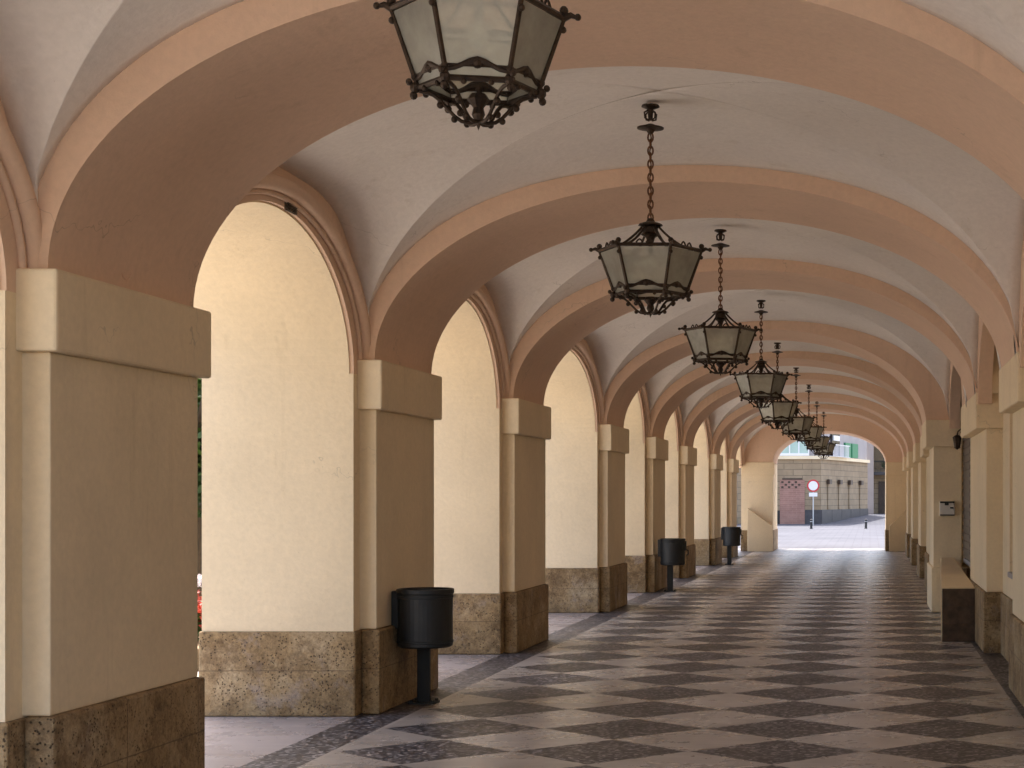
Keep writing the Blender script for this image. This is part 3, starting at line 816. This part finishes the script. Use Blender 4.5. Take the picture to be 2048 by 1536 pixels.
# ------------------------------------------------------------------ planting on the square, left
def tree(x, y, h, rx, rz, seed, label, n=5200, low=1.0):
    root = empty('tree', (x,y,-.1)); tag(root, label, 'tree', 'trees on the square')
    rnd = random.Random(seed)
    b = BM(); tube(b, [(0,0,0),(.05,.03,h*.25),(-.04,.06,h*.45),(.03,0,h*.7)], [.19,.15,.12,.06], 8)
    for i in range(7):
        a = rnd.uniform(0,6.28); z0 = h*rnd.uniform(.28,.5)
        tube(b, [(0,0,z0),(rx*.35*math.cos(a),rx*.35*math.sin(a),z0+.5),(rx*.7*math.cos(a),rx*.7*math.sin(a),z0+1.2)], [.07,.045,.02], 6)
    part('trunk', b, M['trunk'], root)
    b = BM(); foliage(b, (0,0,(h+low)/2), (rx,rx,(h-low)/2), n, .11, seed, 26); part('crown', b, M['leaf'], root)
tree(-10.0, 25.0, 6.0, 2.3, 3, 3, 'dense green tree seen in the gap past the nearest pier', 12000, .2)
tree(-16.5, 41.0, 7.5, 3.0, 3, 5, 'dark green tree further back across the square', 6000, .8)
tree(-16.0, 8.0, 6.8, 2.8, 3, 8, 'broad tree on the square beside the arcade', 5000, 1.6)
fb = empty('flower_bed', (-7.0, 17.4, -.1)); tag(fb, 'bed of red and white flowers outside the first side arch', 'flower bed')
b = BM(); box(b, -1.0, 1.0, -.8, .8, 0, .22); part('kerb', b, M['stone'], fb, bevel=.01)
b = BM(); foliage(b, (0,0,.42), (.95,.75,.25), 1500, .05, 11, 16); part('leaves', b, M['leaf'], fb)
b = BM(); foliage(b, (0,0,.55), (.95,.75,.22), 1300, .04, 12, 18); part('red_blossom', b, M['redflower'], fb)
b = BM(); foliage(b, (0,.4,.80), (.9,.45,.16), 900, .04, 13, 12); part('white_blossom', b, M['whiteflower'], fb)

# ------------------------------------------------------------------ light
EL, AZ = 68, -20          # sun elevation; azimuth from +Y (towards +X positive)
w = bpy.data.worlds.new('World'); sc.world = w; w.use_nodes = True
nt = w.node_tree; bg = nt.nodes['Background']
sky = nt.nodes.new('ShaderNodeTexSky'); sky.sky_type = 'NISHITA'; sky.sun_disc = False
sky.sun_elevation = R(EL); sky.sun_rotation = R(AZ); sky.dust_density = 5.0; sky.ozone_density = .4; sky.air_density = 1.0
nt.links.new(sky.outputs[0], bg.inputs[0]); bg.inputs[1].default_value = .15
ld = bpy.data.lights.new('sun','SUN'); ld.energy = 2.6; ld.angle = R(.53); ld.color = (1,.95,.87)
lo = bpy.data.objects.new('sun', ld); link(lo)
s = Vector((math.cos(R(EL))*math.sin(R(AZ)), math.cos(R(EL))*math.cos(R(AZ)), math.sin(R(EL))))
lo.rotation_euler = (-s).to_track_quat('-Z','Y').to_euler()

# ------------------------------------------------------------------ camera
F, VX, VY = 3400, 1740, 994
cd = bpy.data.cameras.new('camera'); cam = bpy.data.objects.new('camera', cd); link(cam)
cam.location = (0,0,1.6); cam.rotation_euler = (R(90),0,0)
cd.sensor_width = 36; cd.lens = 36*F/2048
cd.shift_x = -(VX-1024)/2048; cd.shift_y = (VY-768)/2048
cd.clip_start = .05; cd.clip_end = 2000
sc.camera = cam

sc.view_settings.view_transform = 'Standard'; sc.view_settings.look = 'None'
sc.view_settings.exposure = 2.08; sc.view_settings.gamma = 1
sc.render.engine = 'CYCLES'
c = sc.cycles
c.max_bounces = 12; c.diffuse_bounces = 8; c.glossy_bounces = 4; c.transmission_bounces = 6; c.transparent_max_bounces = 12
c.sample_clamp_indirect = 8; c.use_denoising = True
try: c.denoiser = 'OPENIMAGEDENOISE'
except Exception: pass
